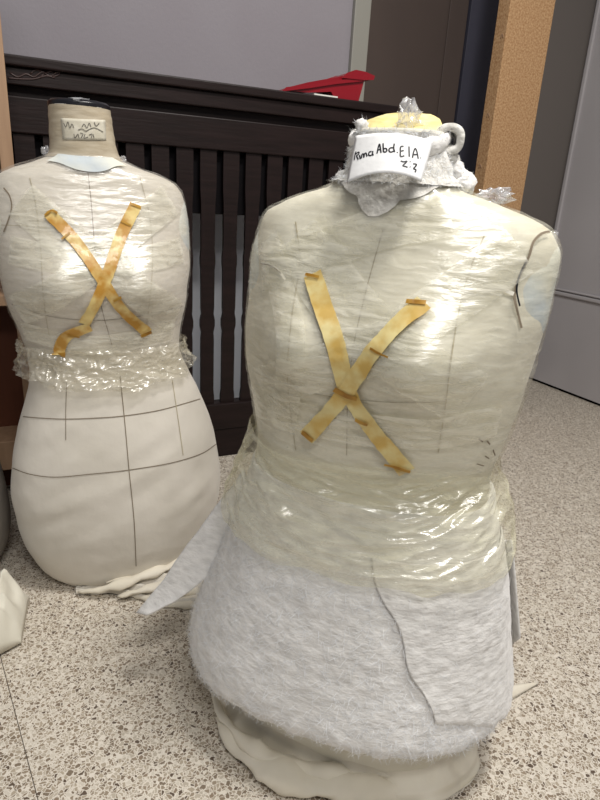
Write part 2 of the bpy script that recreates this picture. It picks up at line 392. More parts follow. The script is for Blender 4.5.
tag(box('white_slip', wx0, wx1, gY - .008, gY + .004, 1.1225, 1.1262, M['white']), 'thin white strip under the red basin on the slatted panel', 'strip')

# ------------------------------------------------------------------ dress forms
def fibres(name, pts, mat_, parent, lmin=.008, lmax=.022, w=.00022, lift=.35):
    V = []; F = []
    for p, n, down in pts:
        t = n.cross(Vector((random.uniform(-1, 1), random.uniform(-1, 1), random.uniform(-1, 1))))
        if t.length < 1e-3: continue
        t.normalize(); d = (t + down * random.uniform(0, .6) + n * random.uniform(0, lift)).normalized()
        s = d.cross(n).normalized() * w; l = random.uniform(lmin, lmax)
        q = p - n * .001; mid = q + d * l * .5 + n * l * random.uniform(0, .25); e = q + d * l + t * l * random.uniform(-.2, .2)
        k = len(V); V += [q - s, q + s, mid + s, mid - s, e]
        F += [(k, k + 1, k + 2, k + 3), (k + 3, k + 2, k + 4)]
    o = mesh_obj(name, V, F, mat_, parent); return o
def crumple(name, center, rx, rz, mat_, parent, seed, spikes=.5, nu=22, nv=12):
    def fn(u, v):
        a = 2 * PI * u; b = PI * (v - .5) * .98
        d = Vector((math.cos(a) * math.cos(b), math.sin(a) * math.cos(b), math.sin(b)))
        k = 1 + spikes * noise.noise(d * 2.6 + Vector((seed, 0, 0))) + spikes * .5 * noise.noise(d * 6 + Vector((0, seed, 0)))
        return Vector(center) + Vector((d.x * rx * k, d.y * rx * k, d.z * rz * k))
    v, f = grid(nu, nv, fn, True); return mesh_obj(name, v, f, mat_, parent, sm=False)

# ===== larger form, in front
FL = (.46, .70, 0); FR = math.radians(-47)
frows = [  # z, a, bf, bb, cx, cy
 (0.0, .185, .130, .12, 0, 0), (.06, .210, .150, .14, 0, 0), (.138, .222, .158, .15, 0, 0), (.22, .222, .158, .16, 0, 0), (.318, .207, .143, .15, 0, 0),
 (.406, .188, .124, .13, 0, 0), (.491, .176, .112, .11, 0, 0), (.54, .184, .115, .112, .002, 0), (.602, .196, .122, .118, .002, 0), (.661, .202, .124, .12, .003, 0),
 (.718, .203, .116, .122, .006, 0), (.765, .203, .104, .118, .007, 0), (.800, .199, .092, .112, .010, .0), (.822, .188, .083, .102, .008, .0), (.838, .158, .076, .092, .006, .003),
 (.850, .122, .069, .082, .005, .006), (.862, .086, .062, .070, .004, .010), (.885, .062, .052, .056, .003, .014), (.915, .056, .050, .050, .002, .018), (.945, .055, .050, .048, .002, .020)]
T1 = Torso(FL, FR, frows, (.078, .665, .062, .062, .036))
form1 = root('dress_form', FL, 'larger dress form in plastic film with fluffy white batting hips and handwritten paper tag', 'dress form', None)
NZ = 150
def zmap(v, rows=frows, z0=0.0, z1=None):   # more rows near the shoulders
    z1 = z1 or rows[-1][0]
    return z0 + (z1 - z0) * v
def body_fn(T, off, z0, z1, wr=None):
    def fn(u, v):
        a = 2 * PI * u; z = z0 + (z1 - z0) * v
        p = T.P(a, z, off)
        if wr: p += T.N(a, z) * wr(a, z, p)
        return p
    return fn
def muslin_w(a, z, p):
    return .0022 * fbm(p * 9) * (1 if z > .05 else .5)
bodyv = grid(160, 190, body_fn(T1, 0, 0.0, .928, muslin_w), True)
nb = len(bodyv[0]); bodyv[1].append(tuple(range(nb - 160, nb)))
mesh_obj('torso', bodyv[0], bodyv[1], M['muslin_front'], form1)
def film1(a, z, p):
    w = noise.noise(Vector((p.x * 10 + p.z * 5, p.y * 10, p.z * 55 - 22 * math.sin(a) * .3)))
    w2 = noise.noise(Vector((p.x * 22, p.y * 22, p.z * 120)) + Vector((5, 1, 0)))
    return .0035 + .0014 * w + .0008 * w2
wrapv = grid(300, 240, body_fn(T1, .0, .47, .882, film1), True)
mesh_obj('plastic_wrap', wrapv[0], wrapv[1], M['film_front'], form1)
bv1 = bvh_of(bodyv); bvw1 = bvh_of(wrapv)
# overlapping turns of film
def turn(name, pts, w, bv, off, mt, parent):
    o = ribbon(name, pts, w, bv, off, mt, parent, cross=26, step=4)
    return o
for k, (pts, w) in enumerate((([(262, 272), (320, 250), (390, 226), (450, 214)], .055), ([(300, 232), (340, 300), (400, 360), (470, 400)], .075), ([(520, 250), (450, 300), (370, 350), (262, 388)], .060), ([(255, 400), (340, 425), (430, 432), (498, 420)], .050), ([(268, 240), (290, 330), (285, 430)], .04))):
    turn('film_turn', pts, w, bvw1, .0012 + .0006 * k, M['film_turn'], form1)
# arm plates
def arm_plate(T, side, zc, rz, ry, parent, m_, bulge=.010):
    def fn(u, v):
        a = 2 * PI * u; z = zc + math.sin(a) * rz * v; th = side * (PI / 2 + math.cos(a) * ry * v)
        p = T.P(th, z); n_ = T.N(th, z); return p + n_ * (.0018 - .003 * v ** 8)
    v, f = grid(48, 12, fn, True); mesh_obj('arm_plate', v, f, m_, parent); return (v, f)
ap_r = arm_plate(T1, 1, .752, .058, .62, form1, M['arm'])
ap_l = arm_plate(T1, -1, .750, .056, .62, form1, M['arm'])
# seams
def seamset(parent, bv, items):
    for nm, pts, w, mt, off in items: ribbon(nm, pts, w, bv, off, M[mt], parent)
seamset(form1, bv1, [
 ('centre_seam', [(384, 228), (374, 262), (364, 300), (354, 345), (348, 400), (347, 455)], .0013, 'seam_mid', .0012),
 ('princess_seam', [(484, 236), (472, 264), (461, 300), (452, 350), (445, 405), (438, 452)], .0018, 'seam_faint', .0012),
 ('princess_seam', [(296, 222), (300, 262), (292, 320), (288, 380), (296, 450)], .0018, 'seam_faint', .0012),
 ('bust_seam', [(256, 372), (290, 388), (345, 398), (400, 402), (447, 401)], .0013, 'seam_mid', .0012),
])
bva = bvh_of(wrapv, ap_r)
seamset(form1, bva, [
 ('armhole_mark', [(549, 232), (541, 234), (533, 242), (529, 255), (523, 268), (517, 282), (514, 296), (517, 312), (521, 328)], .0030, 'seam', .0012),
 ('armhole_mark', [(525, 262), (519, 275), (516, 290), (519, 306)], .0022, 'ink', .0016),
 ('raised_seam', [(465, 289), (485, 291), (500, 289), (513, 294)], .0045, 'seam_light', .0018)])
seamset(form1, bvw1, [('raised_seam', [(262, 262), (276, 268), (286, 280)], .003, 'seam_light', .0014),
 ('pen_mark', [(262, 264), (272, 266), (282, 274)], .0012, 'seam', .002),
 ('pen_mark', [(478, 438), (482, 441)], .002, 'seam', .002), ('pen_mark', [(486, 440), (489, 444)], .002, 'seam', .002), ('pen_mark', [(492, 449), (494, 455)], .002, 'seam', .002), ('pen_mark', [(484, 455), (488, 458)], .0015, 'seam', .002), ('pen_mark', [(476, 463), (483, 465)], .0015, 'seam', .002)])
# tape cross
ribbon('tape_strip', [(314, 275), (323, 306), (335, 342), (347, 385)], .0235, bvw1, .0050, M['tape_pale'], form1, cross=4)
ribbon('tape_strip', [(345, 380), (357, 404), (378, 434), (407, 470)], .0230, bvw1, .0050, M['tape_pale'], form1, cross=4)
ribbon('tape_strip', [(424, 304), (398, 327), (372, 356), (346, 391), (322, 420), (308, 436)], .0215, bvw1, .0062, M['tape_pale'], form1, cross=4)
for pts, w in (([(308, 276), (321, 279)], .004), ([(407, 303), (426, 305)], .006), ([(335, 386), (346, 392), (359, 396)], .007), ([(305, 430), (315, 438)], .007), ([(357, 417), (369, 422)], .004), ([(373, 349), (391, 358)], .002), ([(385, 462), (410, 469)], .004)):
    ribbon('tape_fold', pts, w, bvw1, .0074, M['tape_dark'], form1, cross=2)

# batting skirt
srows = [(0.02, .262, .196, .19, -.008, 0), (.07, .272, .205, .20, -.01, 0), (.138, .268, .200, .19, -.01, 0), (.22, .248, .184, .18, -.006, 0), (.318, .222, .160, .165, 0, 0), (.406, .198, .134, .14, 0, 0), (.46, .184, .119, .12, 0, 0)]
def hem_z(a):
    return .112 + .010 * math.sin(a + .2) + .006 * math.sin(a * 2 + 1.0) + .010 * noise.noise(Vector((math.sin(a) * 2, math.cos(a) * 2, 0))) + .006 * noise.noise(Vector((math.sin(a) * 12, math.cos(a) * 12, 4)))
def skirt(off, a0=0.0, a1=2 * PI, zt=.46, amp=1.0, hz=hem_z):
    def fn(u, v):
        a = a0(v) + (a1 - a0(v)) * u if callable(a0) else a0 + (a1 - a0) * u
        z0 = hz(a); z = z0 + (zt - z0) * v
        p = T1.P(a, z, off, srows); n_ = T1.N(a, z, srows)
        d = .008 * noise.noise(p * 6) + .0016 * fbm(p * 20) + .001 * noise.noise(p * 70)
        e = max(0, 1 - v * 14)
        return p + n_ * (d * amp - .012 * e * e)
    return fn
skv = grid(260, 120, skirt(0), True)
sko = mesh_obj('batting_skirt', skv[0], skv[1], M['batting'], form1)
m = sko.modifiers.new('t', 'SOLIDIFY'); m.thickness = .009; m.offset = -1
bvs = bvh_of(skv)
# overlapping panel at the right: its free edge runs down the front
def edge_a(v):
    return .20 + .50 * (1 - v) + .02 * math.sin(v * 13)
def hz2(a): return .15 + .03 * math.sin(a * 3) + .008 * noise.noise(Vector((a * 9, 0, 0)))
pnv = grid(120, 90, skirt(.003, edge_a, 1.75, .40, 1.0, hz2))
pno = mesh_obj('batting_panel', pnv[0], pnv[1], M['batting'], sko); m = pno.modifiers.new('t', 'SOLIDIFY'); m.thickness = .0025; m.offset = 0
# loose corner flap at the left, and a hanging strip at the right
Lp = [(244, 470), (218, 504), (190, 541), (163, 580), (137, 614)]; Rp = [(252, 500), (238, 530), (226, 556), (208, 576), (192, 590), (173, 603), (146, 615)]
def flap(u, v):
    def s(P):
        t = v * (len(P) - 1); i = min(int(t), len(P) - 2); t -= i; return P[i][0] + (P[i + 1][0] - P[i][0]) * t, P[i][1] + (P[i + 1][1] - P[i][1]) * t
    l = s(Lp); r_ = s(Rp); px = l[0] + (r_[0] - l[0]) * u; py = l[1] + (r_[1] - l[1]) * u
    back = .03 - .02 * u - .05 * v
    p = on_plane(px, py, FL, back); return p + Vector((0, 0, .003 * noise.noise(p * 30)))
v, f = grid(16, 40, flap)
o = mesh_obj('batting_flap', v, f, M['batting'], sko); m = o.modifiers.new('t', 'SOLIDIFY'); m.thickness = .004; m.offset = 0
def strip(u, v):
    px = 500 + 12 * u + 8 * v; py = 540 + 108 * v - 10 * u * v
    return on_plane(px, py, FL, .01 + .02 * math.sin(u * 4)) 
v, f = grid(8, 24, strip)
o = mesh_obj('batting_strip', v, f, M['batting'], sko); m = o.modifiers.new('t', 'SOLIDIFY'); m.thickness = .003; m.offset = 0
pts = []
for i in range(9000):
    a = random.uniform(-1.9, 1.9); vv = random.random() ** 1.3; z = hem_z(a) + (.40 - hem_z(a)) * vv
    q = T1.P(a, z, .001, srows); n_ = T1.N(a, z, srows)
    loc, nn, _, _ = bvs.find_nearest(q)
    if nn.dot(n_) < 0: nn = -nn
    pts.append((loc + nn * .001, nn, Vector((0, 0, -.4)) if vv < .06 else Vector((0, 0, 0))))
fo = fibres('batting_fibres', pts, M['fibre'], sko); fo['kind'] = 'stuff'

# bunched film round the waist and hips
def low_edge(a): return .375 - .004 * math.cos(a * 1.0 + .1) + .008 * noise.noise(Vector((math.sin(a) * 5, math.cos(a) * 5, 9)))
def waist_rows(z): return z
wrows = [(.30, .240, .180, .176, -.003, 0), (.34, .230, .170, .168, 0, 0), (.37, .223, .162, .16, 0, 0), (.406, .212, .150, .150, 0, 0), (.44, .202, .137, .138, 0, 0), (.47, .190, .124, .126, 0, 0), (.50, .183, .118, .118, 0, 0), (.52, .183, .117, .116, 0, 0)]
def waist(u, v):
    a = 2 * PI * u; z0 = low_edge(a); zt = .515 + .008 * math.sin(a * 3); z = z0 + (zt - z0) * v
    p = T1.P(a, z, .004, wrows); n_ = T1.N(a, z, wrows)
    sx = math.sin(a); sag = .05 * math.cos(a) - .05 * sx * sx
    q = Vector((sx * 1.4, math.cos(a) * 1.4, (z + sag) * 30))
    rdg = 1 - abs(noise.noise(q)) * 2.6
    q2 = Vector((sx * 4.5 + 3, math.cos(a) * 4.5, (z + sag * .7) * 85))
    rd2 = 1 - abs(noise.noise(q2)) * 2.4
    env = min(1, v * 6) * min(1, (1 - v) * 5)
    return p + n_ * ((.007 * rdg + .0035 * rd2) * (.35 + .65 * env))
wv = grid(420, 120, waist, True)
mesh_obj('bunched_wrap', wv[0], wv[1], M['film_waist'], form1)
def waist2(u, v):
    p = Vector(waist(u, v)); c = T1.loc; d = Vector((p.x - c.x, p.y - c.y, 0)).normalized()
    return p - d * (.003 + .003 * noise.noise(p * 25)) + Vector((0, 0, .006))
# muslin hem on the floor
def hem1(u, v):
    a = 2 * PI * u
    fo_ = noise.noise(Vector((math.sin(a) * 2.2, math.cos(a) * 2.2, 2))) ; f2 = noise.noise(Vector((math.sin(a) * 6, math.cos(a) * 6, v * 2)))
    pr = [(.13, -.012), (.09, -.012), (.055, -.012), (.034, -.006), (.022, .012 + .008 * fo_), (.010, .014 + .01 * fo_), (.004, .018 + .016 * fo_), (.0018, .016 + .02 * fo_)]
    t = v * (len(pr) - 1); i = min(int(t), len(pr) - 2); t -= i
    z = pr[i][0] + (pr[i + 1][0] - pr[i][0]) * t; off = pr[i][1] + (pr[i + 1][1] - pr[i][1]) * t
    zz = max(.0018, z + .010 * f2 * (1 if .2 < v < .85 else 0))
    return T1.P(a, max(z, .05), off + .006 * f2 + .008, [(z_, a_ * 1.0, bf * 1.0, bb, cx, cy) for z_, a_, bf, bb, cx, cy in frows[:5]]) * 1.0 + Vector((0, 0, zz - max(z, .05)))
v, f = grid(260, 40, hem1, True)
hem_o = mesh_obj('muslin_hem', v, f, M['muslin_hem'], form1)
def hemroll(T, pts, r, name, parent, flat=.7, m_='muslin_hem'):
    P = resample([on_z(px, py, z) for px, py, z in pts], .01)
    P = [p + Vector((0, 0, .0015 * noise.noise(p * 30))) for p in P]
    v, f = tube(P, lambda t: r * (.06 + .94 * math.sin(PI * min(.99, max(.01, t))) ** .6) * (1 + .22 * math.sin(t * 23)), 14, True, flat)
    v = [q + Vector((0, 0, .007 * noise.noise(q * 38))) + Vector((1, 1, 0)) * .004 * noise.noise(q * 55) for q in v]
    v = [Vector((q.x, q.y, max(q.z, .0012))) for q in v]
    return mesh_obj(name, v, f, M[m_], parent)
hemroll(T1, [(218, 716, .014), (242, 750, .016), (285, 774, .018), (340, 786, .018), (400, 787, .016), (455, 772, .012)], .025, 'hem_fold', form1)
hemroll(T1, [(212, 690, .03), (226, 722, .028), (262, 752, .03), (320, 770, .03), (390, 772, .03), (440, 756, .03)], .012, 'hem_fold', form1)
# loose corner of the cloth at the right
def tip(u, v):
    A = on_z(494, 688, .012); B = on_z(500, 706, .002); Cc = on_z(538, 683, .004)
    base = A + (B - A) * u; return base + (Cc - base) * v + Vector((0, 0, .012 * math.sin(PI * u) * (1 - v)))
v, f = grid(8, 10, tip)
o = mesh_obj('hem_corner', v, f, M['muslin_hem'], form1); m = o.modifiers.new('t', 'SOLIDIFY'); m.thickness = .002; m.offset = 1

# neck of the larger form
NC = T1.P(0, .9) + T1.R @ Vector((0, 0, 0)); nc = T1.loc + T1.R @ Vector((.002, -.018, 0))
def neckwrap(u, v):
    a = 2 * PI * u; z = .868 + .056 * v
    p = T1.P(a, z, .004 + .005 * (1 - v) * (1 - v)); n_ = T1.N(a, z)
    return p + Vector((n_.x, n_.y, n_.z * .3)) * (.005 * noise.noise(p * 30) + .003 * noise.noise(p * 80))
nv_ = grid(110, 40, neckwrap, True)
no = mesh_obj('neck_batting', nv_[0], nv_[1], M['batting_neck'], form1)
pts = []
bvn = bvh_of(nv_)
for i in range(2600):
    a = random.uniform(-2.2, 2.2); z = .868 + .066 * random.random() ** 1.2
    q = T1.P(a, z, .01); n_ = T1.N(a, z); loc, nn, _, _ = bvn.find_nearest(q)
    if nn.dot(n_) < 0: nn = -nn
    pts.append((loc, nn, Vector((0, 0, 0))))
fo = fibres('neck_fibres', pts, M['fibre'], no, .004, .012, .0002, .7); fo['kind'] = 'stuff'
def disc(c, r1, r2, z0, z1, tilt, name, m_, parent, hole=0.0):
    R_ = T1.R @ Matrix.Rotation(tilt, 3, 'X')
    pr = [(hole, z0), (r1, z0), (r1 * 1.03, (z0 + z1) / 2), (r2, z1), (hole, z1)]
    def fn(u, v):
        i = min(int(round(v * 4)), 4); rr, z = pr[i]; a = 2 * PI * u
        return Vector(c) + R_ @ Vector((math.sin(a) * rr, -math.cos(a) * rr * .92, z + .0015 * noise.noise(Vector((math.sin(a) * 3, math.cos(a) * 3, i)))))
    v, f = grid(40, 5, fn, True); return mesh_obj(name, v, f, m_, parent)
topc = Vector((nc.x, nc.y, .932))
disc(topc, .050, .048, -.010, .006, math.radians(24), 'neck_foam', M['foam'], form1, .0)
# wound strip of fabric round the top of the neck
P = []
for k in range(30):
    a = math.radians(-110 + 235 * k / 29)
    P.append(T1.loc + T1.R @ (Vector((.002, -.018, 0)) + Vector((math.sin(a) * .059, -math.cos(a) * .055, .921 - .014 * math.cos(a) + .002 * math.sin(a * 5)))))
v, f = tube(P, lambda t: .0055 + .0015 * math.sin(t * 20), 12, True, 1.6)
v = [q + Vector((0, 0, 0)) + (q - nc).normalized() * .002 * noise.noise(q * 90) for q in v]
mesh_obj('neck_band', v, f, M['batting'], form1)
# curled end of the band at the right
cc_ = on_plane(449, 141, FL, -.03)
P = []
for k in range(20):
    a = math.radians(-200 + 320 * k / 19); P.append(cc_ + AX * (math.cos(a) * .013) + AY * 0 + Vector((0, 0, 1)) * (math.sin(a) * .017))
V = []; F = []
def curl(u, v):
    a = math.radians(-150 + 330 * u); d = Vector((FL[0], FL[1], 0)).normalized(); s = Vector((d.y, -d.x, 0))
    r_ = .0115 + .003 * u + .002 * noise.noise(Vector((u * 6, v * 3, 0)))
    return cc_ + s * (math.cos(a) * r_) + Vector((0, 0, math.sin(a) * r_ * 1.1)) + d * (v * .045 - .012)
v, f = grid(34, 12, curl)
o = mesh_obj('curled_batting', v, f, M['batting_neck'], form1); m = o.modifiers.new('t', 'SOLIDIFY'); m.thickness = .009; m.offset = 0
for (px, py, r_, bk) in ((348, 186, .014, -.03), (343, 178, .009, -.03), (362, 126, .008, -.04), (463, 184, .014, -.03), (455, 172, .012, -.03), (446, 155, .013, -.03), (452, 164, .011, -.02)):
    c_ = on_plane(px, py, FL, bk)
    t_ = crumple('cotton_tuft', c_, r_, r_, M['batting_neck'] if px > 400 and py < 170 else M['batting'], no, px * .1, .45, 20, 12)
    for p in t_.data.polygons: p.use_smooth = True
    fibres('tuft_fibres', [(c_ + d * r_ * .8, d, Vector((0, 0, 0))) for d in [Vector((random.gauss(0, 1), random.gauss(0, 1), random.gauss(0, 1))).normalized() for _ in range(90)]], M['fibre'], t_, .004, .012, .0002, .9)['kind'] = 'stuff'
crumple('plastic_knot', on_plane(409, 121, FL, -.03), .013, .019, M['film_clear'], form1, 3.3, .9)
crumple('plastic_scrap', on_plane(494, 197, FL, .01), .019, .009, M['film_clear'], form1, 8.1, 1.0)
crumple('plastic_scrap', on_plane(553, 234, FL, .0), .006, .003, M['film_clear'], form1, 5.1, .9)
# batting at the neckline, the shade under the tag put into its grey
def neckline(u, v):
    a = -1.4 + 2.8 * u; lo = .868 - .022 * math.exp(-(a / .6) ** 2) - .022 * max(0, 1 - abs(a + .05) / .17)
    z = lo + (.878 - lo) * v
    p = T1.P(a, z); n_ = T1.N(a, z)
    return p + n_ * (.0062 + .002 * noise.noise(p * 40))
v, f = grid(60, 14, neckline)
mesh_obj('neckline_batting', v, f, M['batting_neck'], form1)
# paper tag
TL, TR_, BR, BL = (356, 136), (433, 141), (421, 182), (347, 184)
def cyl(px, py, r_):
    o = Vector((CAM.x - nc.x, CAM.y - nc.y)); d3 = ray(px, py); d = Vector((d3.x, d3.y))
    A = d.dot(d); B = o.dot(d); Cq = o.dot(o) - r_ * r_; D = B * B - A * Cq
    t = (-B - math.sqrt(max(D, 0))) / A; return CAM + d3 * t
def tagpt(u, v):
    top = (TL[0] + (TR_[0] - TL[0]) * u, TL[1] + (TR_[1] - TL[1]) * u - 5 * math.sin(PI * u))
    bot = (BL[0] + (BR[0] - BL[0]) * u, BL[1] + (BR[1] - BL[1]) * u - 10 * math.sin(PI * u) ** .8)
    px = top[0] + (bot[0] - top[0]) * v; py = top[1] + (bot[1] - top[1]) * v
    return cyl(px, py, .070 + .026 * v)
tv = grid(30, 14, tagpt)
tg = mesh_obj('paper_tag', tv[0], tv[1], M['paper'], form1); m = tg.modifiers.new('t', 'SOLIDIFY'); m.thickness = .0008; m.offset = -1
bvt = bvh_of(tv)
S = 600 / 85.0
letters = [  # strokes in the tag's close-up, 600 wide
 [(70, 215), (72, 190), (78, 165), (82, 155)], [(76, 175), (98, 160), (102, 172), (82, 186)], [(84, 186), (98, 212)],
 [(106, 180), (112, 208)], [(103, 160), (105, 164)],
 [(120, 204), (122, 178), (132, 172), (137, 198)], [(137, 196), (142, 170), (152, 168), (158, 190)],
 [(190, 155), (174, 160), (170, 180), (184, 184), (196, 172), (198, 152)], [(196, 170), (202, 184)],
 [(228, 170), (236, 130), (246, 105), (256, 165)], [(230, 146), (254, 140)],
 [(270, 98), (272, 158)], [(272, 138), (290, 134), (296, 150), (284, 160), (272, 156)],
 [(346, 130), (322, 130), (310, 146), (322, 160), (346, 152)], [(348, 100), (344, 130), (350, 160)],
 [(368, 160), (371, 165)],
 [(412, 118), (392, 124), (390, 158), (392, 190), (418, 186)], [(392, 154), (414, 148)],
 [(450, 120), (452, 192)],
 [(474, 200), (482, 160), (494, 134), (506, 160), (514, 206)], [(478, 178), (508, 176)],
 [(530, 198), (533, 203)],
 [(392, 222), (412, 228), (436, 224), (424, 238), (408, 256), (430, 262), (440, 268)],
 [(456, 226), (460, 230)], [(456, 262), (460, 266)],
 [(478, 242), (502, 246), (494, 262), (482, 276), (498, 284), (492, 302)]]
for k, st in enumerate(letters):
    pts = [(345 + x_ / S, 130 + y_ / S) for x_, y_ in st]
    ribbon('ink_stroke', pts, .0017, bvt, .0011, M['ink'], tg, step=.6)

# ===== smaller-looking form at the left
LL = (.18, 1.29, 0); LR = math.radians(-4)
lrows = [(0.0, .150, .120, .12, -.01, 0), (.025, .178, .135, .13, -.008, 0), (.055, .196, .142, .14, -.006, 0), (.099, .214, .152, .15, -.004, 0), (.160, .225, .158, .16, -.002, 0), (.203, .228, .158, .16, -.002, 0), (.278, .220, .150, .155, -.002, 0), (.351, .203, .137, .145, -.002, 0),
 (.421, .178, .120, .125, -.004, 0), (.467, .162, .110, .11, -.010, 0), (.515, .154, .104, .10, -.020, 0), (.56, .160, .108, .102, -.024, 0), (.618, .174, .116, .11, -.027, 0), (.66, .180, .119, .114, -.028, 0), (.699, .184, .116, .116, -.028, 0),
 (.76, .184, .104, .116, -.030, 0), (.80, .181, .094, .11, -.031, 0), (.83, .176, .084, .10, -.032, 0), (.85, .163, .077, .092, -.033, .003), (.866, .132, .070, .08, -.036, .006), (.878, .094, .062, .068, -.039, .01), (.892, .064, .054, .056, -.041, .012), (.905, .058, .052, .052, -.042, .014), (.975, .052, .049, .046, -.046, .018)]
T2 = Torso(LL, LR, lrows, (.078, .665, .062, .060, .034))
form2 = root('dress_form', LL, 'cream muslin dress form with black neck cap, plastic film down to its waist', 'dress form', None)
def musl2(a, z, p):
    w = .0014 * fbm(p * 8)
    # soft diagonal creases across the hips
    w += .0045 * noise.noise(Vector((p.x * 5, p.y * 5, (p.z - .55 * p.x) * 26))) * math.exp(-((z - .25) / .13) ** 2) * max(.15, math.cos(a))
    return w
b2 = grid(180, 210, body_fn(T2, 0, 0.0, .975, musl2), True)
mesh_obj('torso', b2[0], b2[1], M['muslin'], form2)
bv2 = bvh_of(b2)
def film2(a, z, p):
    w = noise.noise(Vector((p.x * 9 - p.z * 6, p.y * 9, p.z * 60)))
    return .0032 + .0013 * w + .0008 * noise.noise(Vector((p.x * 24, p.y * 24, p.z * 130)))
w2 = grid(280, 220, body_fn(T2, 0, .50, .893, film2), True)
mesh_obj('plastic_wrap', w2[0], w2[1], M['film_left'], form2)
bvw2 = bvh_of(w2)
for k, (pts, w) in enumerate((([(10, 250), (70, 262), (130, 262), (182, 250)], .05), ([(20, 200), (80, 250), (150, 300), (176, 318)], .07), ([(170, 200), (120, 240), (60, 290), (18, 310)], .06), ([(24, 330), (90, 345), (172, 332)], .04))):
    turn('film_turn', pts, w, bvw2, .0012 + .0006 * k, M['film_turn'], form2)
def bunch2(u, v):
    a = 2 * PI * u; z0 = .470 + .010 * noise.noise(Vector((math.sin(a) * 4, math.cos(a) * 4, 1))) - .010 * math.cos(2 * a); zt = .540; z = z0 + (zt - z0) * v
    br = [(.40, .182, .130, .13, -.008, 0), (.44, .178, .124, .124, -.01, 0), (.50, .160, .110, .108, -.018, 0), (.54, .158, .106, .103, -.022, 0)]
    p = T2.P(a, z, .004, br); n_ = T2.N(a, z, br)
    q = Vector((math.sin(a) * 3, math.cos(a) * 3, z * 32 + math.sin(a) * 1.0)); r1 = 1 - abs(noise.noise(q)) * 2.4
    q = Vector((math.sin(a) * 11, math.cos(a) * 11, z * 75)); r2 = 1 - abs(noise.noise(q)) * 2.4
    fl_ = .6 * max(0, 1 - v * 2.0)
    return p + n_ * (.007 * r1 + .0045 * r2 + .007 * fl_ + .012 * fl_ * abs(math.sin(a)) ** 6) 
v, f = grid(380, 60, bunch2, True)
mesh_obj('bunched_wrap', v, f, M['film_waist_left'], form2)
bvb2 = bvh_of((v, f), w2)
neck2 = grid(60, 24, body_fn(T2, .002, .888, .974, lambda a, z, p: .0012 * noise.noise(Vector((p.x * 20, p.y * 20, p.z * 90)))), True)
mesh_obj('neck_cover', neck2[0], neck2[1], M['neck'], form2); bvn2 = bvh_of(neck2)
c2 = T2.loc + T2.R @ Vector((-.046, -.018, .976))
def capf(u, v):
    pr = [(.0, -.006), (.0535, -.006), (.0545, -.002), (.054, .005), (.049, .009), (.0, .010)]
    t = v * 5; i = min(int(t), 4); t -= i; rr = pr[i][0] + (pr[i + 1][0] - pr[i][0]) * t; z = pr[i][1] + (pr[i + 1][1] - pr[i][1]) * t
    a = 2 * PI * u; return c2 + Vector((math.cos(a) * rr, math.sin(a) * rr * .92, z))
v, f = grid(44, 21, capf, True); cap = mesh_obj('neck_cap', v, f, M['cap'], form2)
v, f = tube([c2 + Vector((0, 0, .004)), c2 + Vector((0, 0, .009)), c2 + Vector((0, 0, .011))], lambda t: .016 - .008 * t, 16); mesh_obj('cap_knob', v, f, M['cap'], cap)
crumple('plastic_scrap', c2 + Vector((-.002, -.02, .007)), .028, .005, M['film_clear'], form2, 2.2, .7)
# pale collar of cotton and the little folded peak at its left
def col2(u, v):
    a = -.7 + 1.4 * u; z = .876 + .014 * v - .012 * math.exp(-(a / .3) ** 2) * (1 - v)
    p = T2.P(a, z); n_ = T2.N(a, z); return p + n_ * (.0052 + .0016 * noise.noise(p * 40))
v, f = grid(50, 12, col2); mesh_obj('neckline_batting', v, f, M['arm'], form2)
for (px, py, r_) in ((46, 151, .007), (123, 159, .005)): crumple('plastic_scrap', on_plane(px, py, LL, -.03), r_, r_ * 1.1, M['film_clear'], form2, px * .3, .8)
# armhole at the left
arm_plate(T2, -1, .770, .055, .6, form2, M['arm']); arm_plate(T2, 1, .770, .055, .6, form2, M['arm'])
seamset(form2, bv2, [
 ('centre_seam', [(88, 172), (91, 200), (95, 250), (100, 300), (112, 345)], .0016, 'seam', .0010),
 ('centre_seam', [(120, 376), (125, 425), (129, 470), (134, 520), (136, 566)], .0017, 'seam', .0012),
 ('hip_line', [(17, 416), (40, 418), (66, 419), (95, 418), (122, 416), (160, 410), (203, 398)], .0017, 'seam', .0012),
 ('hip_line', [(13, 468), (30, 474), (55, 477), (90, 474), (128, 470), (170, 463), (200, 454), (216, 444)], .0017, 'seam', .0012),
 ('dart_seam', [(67, 382), (66, 410), (66, 440)], .0013, 'seam', .0012),
 ('dart_seam', [(172, 380), (178, 420), (183, 455)], .0016, 'seam_faint', .0012),
 ('princess_seam', [(30, 178), (36, 205), (41, 250), (44, 300), (50, 340)], .0014, 'seam_faint', .0012),
 ('princess_seam', [(140, 178), (150, 220), (152, 270), (146, 330)], .0014, 'seam_faint', .0012),
 ('bust_seam', [(2, 225), (25, 226), (50, 228), (92, 232)], .0013, 'seam_faint', .0012),
 ('bust_seam', [(12, 304), (50, 316), (100, 320), (150, 314), (182, 306)], .0014, 'seam', .0012)])
seamset(form2, bvw2, [('armhole_mark', [(4, 188), (10, 196), (12, 208), (8, 222), (4, 232)], .0025, 'seam', .0012)])
ribbon('tape_strip', [(49, 213), (74, 240), (98, 274), (122, 308), (147, 332)], .0215, bvw2, .0046, M['tape'], form2, cross=4)
ribbon('tape_strip', [(135, 206), (121, 236), (109, 272), (96, 300), (84, 322)], .0215, bvw2, .0058, M['tape'], form2, cross=4)
ribbon('tape_strip', [(90, 325), (78, 330), (66, 336), (61, 346), (59, 356)], .021, bvb2, .0058, M['tape'], form2, cross=4)
